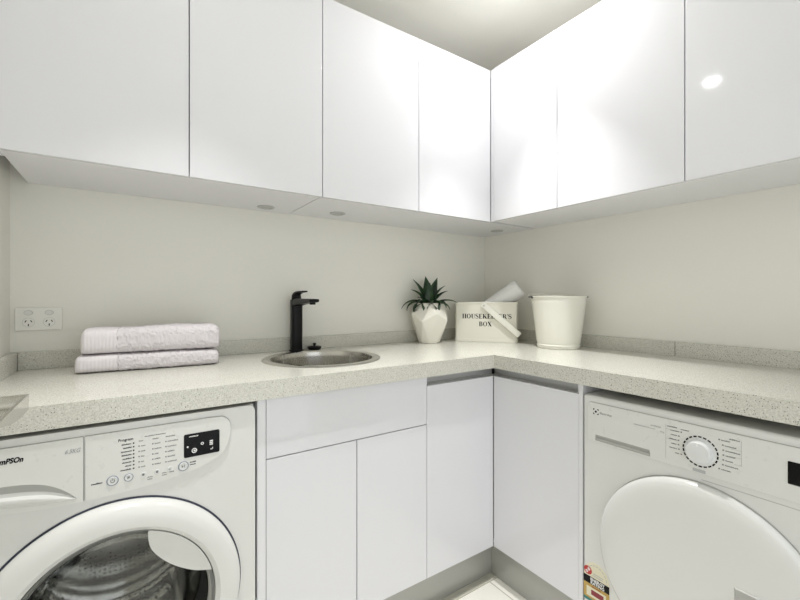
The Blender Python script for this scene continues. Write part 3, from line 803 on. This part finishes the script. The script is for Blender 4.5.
for az, ln, lf, dp_, w in ((180, .135, .55, 1.9, .011), (168, .12, .55, 2.3, .011), (3, .125, .50, 1.1, .010), (350, .10, .45, 1.9, .011),
                           (145, .115, 1.15, .4, .013), (100, .12, 1.25, .3, .014), (62, .125, 1.10, .3, .014), (30, .115, .85, .6, .012),
                           (205, .10, .35, 2.6, .012), (250, .085, .45, 3.0, .013), (300, .085, .45, 3.0, .014), (275, .075, .9, 2.2, .014),
                           (330, .09, .65, 2.2, .014), (225, .08, .8, 1.8, .013), (120, .10, .75, 1.0, .012), (80, .085, 1.45, .2, .012), (15, .09, 1.2, .7, .012), (190, .085, 1.1, .9, .012)):
    leaf(R_(az), ln, lf, dp_, w)

# ------------------------------------------------------------------ housekeeper's box
BX, BY = 1.455, 1.627
ba = math.atan2(1.377-1.627, 1.652-1.455)
t = thing('storage_box', "cream enamel housekeeper's box standing diagonally in the corner", 'box', (BX, BY, ZT+.0004), ba)
BW, BD, BH = .320, .135, .2085
bm = new()
sec = rrect(0, 0, BW, BD, .012, 5)
def rr_scaled(off, z):
    return [(x, y, z) for x, y in rrect(-off, -off, BW+off, BD+off, .012+max(off, -.01), 5)]
loft(bm, [rr_scaled(0.0015, 0), rr_scaled(.0025, .004), rr_scaled(.0015, .016), rr_scaled(0, .019), rr_scaled(0, BH-.010), rr_scaled(.0022, BH-.008), rr_scaled(.0030, BH-.003), rr_scaled(.0018, BH), rr_scaled(-.003, BH), rr_scaled(-.003, .006)])
# the loft's last cap is the inside floor
obj('tin', bm, M_ENAMEL, t)
# serif lettering, drawn stroke by stroke
def glyph(bm, ch, M):
    d0, d1 = -.0006, .0004; S, hl = .235, .06
    q = lambda x0, z0, x1, z1: plate(bm, [(x0, z0), (x1, z0), (x1, z1), (x0, z1)], [], d0, d1, M)
    def serif(x0, x1, z): q(x0, z, x1, z+hl)
    def stem(x, top=True, bot=True):
        q(x, 0, x+S, 1)
        if bot: serif(x-.08, x+S+.08, 0)
        if top: serif(x-.08, x+S+.08, 1-hl)
    def ring(cx, cz, rx, rz, tw, a0=0, a1=2*PI, n=32):
        if a1-a0 > 6.2: plate(bm, circle(cx, cz, rx, n, rz=rz), [circle(cx, cz, rx-tw, n, rz=rz-hl)], d0, d1, M)
        else: plate(bm, circle(cx, cz, rx, n, a0, a1, True, rz)+circle(cx, cz, rx-tw, n, a1, a0, True, rz-hl), [], d0, d1, M)
    if ch == 'H': stem(.08); stem(.60); q(.29, .48, .60, .53); return .97
    if ch == 'O': ring(.44, .5, .44, .515, .22); return .96
    if ch == 'U':
        q(.08, .3, .08+S, 1); serif(0, .37, 1-hl); q(.66, .3, .72, 1); serif(.56, .82, 1-hl)
        plate(bm, circle(.40, .3, .32, 20, PI, 2*PI, True, .315)+circle(.475, .3, .185, 20, 2*PI, PI, True, .26), [], d0, d1, M); return .90
    if ch == 'S':
        c = [(.60, .74), (.60, .985), (.32, .985), (.10, .90), (.12, .68), (.34, .54), (.56, .40), (.58, .14), (.34, .015), (.08, .03), (.07, .28)]
        p = smooth_path(c[1:-1], 4); ws = [.06+.17*math.exp(-((i/(len(p)-1)-.5)/.24)**2) for i in range(len(p))]
        stroke(bm, p, ws, d0, d1, M); q(.57, .70, .62, 1); q(.05, 0, .10, .32); return .74
    if ch == 'E':
        stem(.08); q(.29, 1-hl, .66, 1); q(.29, 0, .70, hl); q(.29, .48, .52, .53); q(.62, .72, .67, 1); q(.66, 0, .71, .30); q(.48, .38, .53, .63); return .80
    if ch == 'K':
        stem(.08); stroke(bm, [(.30, .42), (.72, .97)], [.055]*2, d0, d1, M); stroke(bm, [(.42, .58), (.76, .02)], [S*1.05]*2, d0, d1, M); serif(.56, .94, 0); serif(.58, .86, 1-hl); return .98
    if ch in 'PRB':
        stem(.08)
        q(.29, 1-hl, .44, 1); q(.29, .46, .44, .46+hl)
        ring(.42, .73, .28, .27, .20, -PI/2, PI/2, 18)
        if ch == 'R': stroke(bm, [(.46, .48), (.62, .30), (.70, .06), (.86, .03)], [.16, .19, .17, .05], d0, d1, M); return .90
        if ch == 'B': q(.29, 0, .46, hl); ring(.44, .255, .33, .26, .22, -PI/2, PI/2, 18); return .86
        return .78
    if ch == 'X':
        stroke(bm, [(.16, .98), (.70, .02)], [S*1.1]*2, d0, d1, M); stroke(bm, [(.66, .98), (.14, .02)], [.055]*2, d0, d1, M)
        serif(0, .36, 1-hl); serif(.54, .82, 1-hl); serif(.02, .28, 0); serif(.50, .90, 0); return .94
    if ch == "'": plate(bm, [(.06, .70), (.10, .70), (.19, 1), (.05, 1)], [], d0, d1, M); return .25
    return .4
def serif_line(bm, s, size, cx, z, gap=.015):
    tmp = bmesh.new(); w = sum(glyph(tmp, c, I4)+gap for c in s)-gap; tmp.free()
    x = cx-w*size/2
    for c in s: x += size*(glyph(bm, c, T(x, 0, z) @ Matrix.Scale(size, 4, (1, 0, 0)) @ Matrix.Scale(size, 4, (0, 0, 1)))+gap)
bm = new(); serif_line(bm, "HOUSEKEEPER'S", .0240, .166, .1220); serif_line(bm, 'BOX', .0240, .160, .0820)
obj('lettering', bm, M_PRINT_D, t)
# carry strap swung down across the front
bm = new(); L = .245
Ms = T(.153, -.0125, .2075) @ Matrix.Rotation(math.radians(40.5), 4, 'Y')
box(bm, -.002, -.006, -.027, L, .006, .003, .0025, 2, Ms); obj('carry_handle', bm, M_ENAMEL2, t)
bm = new(); lathe(bm, [(.0001, .0085), (.004, .008), (.005, .0055), (.005, -.008)], 16, Ms @ T(.012, 0, -.012) @ FACE); obj('rivet', bm, M_ALU, t)

# rolled white towel leaning out of the box
Mb = Matrix.Translation((BX, BY, ZT)) @ Matrix.Rotation(ba, 4, 'Z')
ax0, ax1 = Vector((.140, .0665, .145)), Vector((.3300, .0665, .2850))
org = Mb @ ax0; dirv = (Mb.to_3x3() @ (ax1-ax0)); LR = dirv.length; dirv.normalize()
t = bpy.data.objects.new('rolled_towel', None); COL.objects.link(t); t.location = org
t.rotation_mode = 'QUATERNION'; t.rotation_quaternion = dirv.to_track_quat('Z', 'Y')
tag(t, 'rolled white cloth sticking up out of the cream enamel box', 'towel')
bm = new(); R0 = .049; secs = []
nz = 40; nn = 72
for i in range(nz+1):
    z = LR*i/nz; pts = []
    e = min(z, LR-z); k = 1 if e > .008 else .90+.10*math.sqrt(max(0, 1-((.008-e)/.008)**2))
    for j in range(nn):
        a = 2*PI*j/nn; r = R0*k+.0036*noise.noise(Vector((math.cos(a)*12, math.sin(a)*12, z*260)))+.0012*noise.noise(Vector((math.cos(a)*2, math.sin(a)*2, z*30)))
        if j == 10: r -= .004
        pts.append((r*math.cos(a), r*math.sin(a), z))
    secs.append(pts)
loft(bm, secs); obj('roll', bm, M_CLOTH, t, ang=80)
bm = new(); sp = [( (.006+.0365*k/60)*math.cos(k*.42), (.006+.0365*k/60)*math.sin(k*.42), LR+.0008) for k in range(61)]
tube(bm, sp, .0022, 6); obj('spiral_edge', bm, M_CLOTH, t, ang=80)

# ------------------------------------------------------------------ bucket
KX_, KY_ = 1.662, 1.145
t = thing('bucket', 'white enamel bucket on the worktop in front of the right wall', 'bucket', (KX_, KY_, ZT+.0004), 0)
bm = new()
BHt = .2380
prof = [(.0001, .003), (.086, .003), (.0885, 0), (.0915, .001), (.0925, .006), (.0945, .012), (.0950, .016), (.0930, .019)]
def rb(z): return .0925+(.1205-.0925)*z/BHt
prof += [(rb(.03), .03), (rb(.12), .12), (rb(.205), .205), (rb(.215)+.0012, .212), (rb(.215), .219), (rb(.232), .232), (rb(.235)+.0028, BHt-.003), (rb(BHt)+.003, BHt), (rb(BHt)-.001, BHt+.001), (rb(BHt)-.003, BHt-.003), (rb(.12)-.003, .12), (.092, .012), (.0001, .010)]
lathe(bm, prof, 96); obj('pail', bm, M_ENAMEL2, t)
vr = math.radians(-34.05)
for sgn in (-1, 1):
    a = vr if sgn > 0 else vr+PI
    Me = Matrix.Rotation(a, 4, 'Z') @ T(rb(.232)+.0015, 0, .232)
    bm = new(); box(bm, -.003, -.008, -.004, .0030, .008, .007, .0015, 2, Me); tube(bm, [(.000, 0, .003), (.017, 0, .003)], .0036, 12, Me); obj('handle_lug', bm, M_WIRE, t)
bm = new(); ra = rb(.232)+.0125; pts = []
for k in range(41):
    a = PI*k/40
    pts.append((ra*math.cos(a), ra*math.sin(a)*.965, .235+.018*math.sin(a)))
tube(bm, pts, .0021, 8, Matrix.Rotation(vr, 4, 'Z')); obj('bail_handle', bm, M_ENAMEL2, t)

# ------------------------------------------------------------------ metal dish on the left wall
t = thing('metal_dish', 'shallow silvery metal dish jutting in at the left edge before the worktop', 'dish', (XL, .96, H-.192))
Mx = Matrix(((0, 1, 0, 0), (1, 0, 0, 0), (0, 0, 1, 0), (0, 0, 0, 1)))   # (y, d, z) outline extruded along x
top = 0.
oc = [(.129, 0), (.130, -.008), (.128, -.026), (.122, -.030), (.06, -.0295), (.020, -.0275), (-.03, -.0205), (-.075, -.0125), (-.120, -.004), (-.128, 0)]
oc = [(v.x, v.y) for v in smooth_path(oc, 4)]
ic = [(y*.955 if y > 0 else y*.955, min(z+.005, 0)) for y, z in oc][::-1]
WX = XL*-1-.163
bm = new(); plate(bm, oc+[p for p in ic if True], [], .0055, WX-.0055, Mx); obj('trough', bm, M_TRAY, t)
for x0, x1 in ((.0005, .0055), (WX-.0055, WX)):
    bm = new(); plate(bm, oc, [], x0, x1, Mx); obj('side_wall', bm, M_TRAY, t)

# ------------------------------------------------------------------ lamps and added fill light
for x, y, lab in ((.14, .92, 'round recessed downlight in the ceiling over the washing machine side'), (1.18, .99, 'round recessed downlight in the ceiling near the cabinet corner')):
    t = thing('downlight', lab, 'light', (x, y, ZC), 0, 'ceiling downlights')
    bm = new(); lathe(bm, [(.034, -.002), (.037, -.006), (.056, -.006), (.060, -.003), (.060, 0)], 48); obj('trim_ring', bm, M_PLASTIC, t)
    bm = new(); lathe(bm, [(.0001, -.024), (.012, -.0232), (.022, -.0205), (.029, -.0155), (.033, -.009), (.0335, -.003), (.0335, 0)], 40); obj('lens', bm, M_LAMP if x < 1 else M_LAMP2, t)
    l = bpy.data.lights.new('downlight_beam', 'SPOT'); l.shadow_soft_size = .012; l.spot_size = math.radians(70 if x < 1 else 66); l.spot_blend = 1.; l.energy = 150 if x < 1 else 165; l.color = (1, .995, .98)
    o = bpy.data.objects.new('downlight_beam', l); COL.objects.link(o); o.location = (x, y, ZC-.040)
l = bpy.data.lights.new('doorway_fill', 'AREA'); l.shape = 'RECTANGLE'; l.size = DX1-DX0; l.size_y = DZ-.05; l.energy = 23; l.color = (.93, .97, 1)  # added soft fill filling the unseen doorway, standing in for daylight
o = bpy.data.objects.new('doorway_fill', l); COL.objects.link(o); o.location = ((DX0+DX1)/2, YF-.14, DZ/2+.02); o.rotation_euler = (PI/2, 0, 0)

w = bpy.data.worlds.new('outside'); scene.world = w; w.use_nodes = True
w.node_tree.nodes['Background'].inputs['Color'].default_value = (.95, .97, 1, 1)
w.node_tree.nodes['Background'].inputs['Strength'].default_value = .8

# ------------------------------------------------------------------ camera and view
cam = bpy.data.cameras.new('camera'); co = bpy.data.objects.new('camera', cam); COL.objects.link(co)
co.location = (0, 0, H); co.rotation_euler = (PI/2, 0, -math.radians(34.0461))
cam.sensor_width = 36; cam.lens = 404.115*36/800; cam.shift_y = -1.717/800; cam.clip_start = .01
scene.camera = co
vs = scene.view_settings
vs.view_transform = 'Standard'; vs.look = 'None'; vs.gamma = 1; vs.use_curve_mapping = False; vs.exposure = -0.99
scene.cycles.use_denoising = True
scene.cycles.max_bounces = 14; scene.cycles.diffuse_bounces = 8; scene.cycles.glossy_bounces = 6; scene.cycles.transmission_bounces = 10
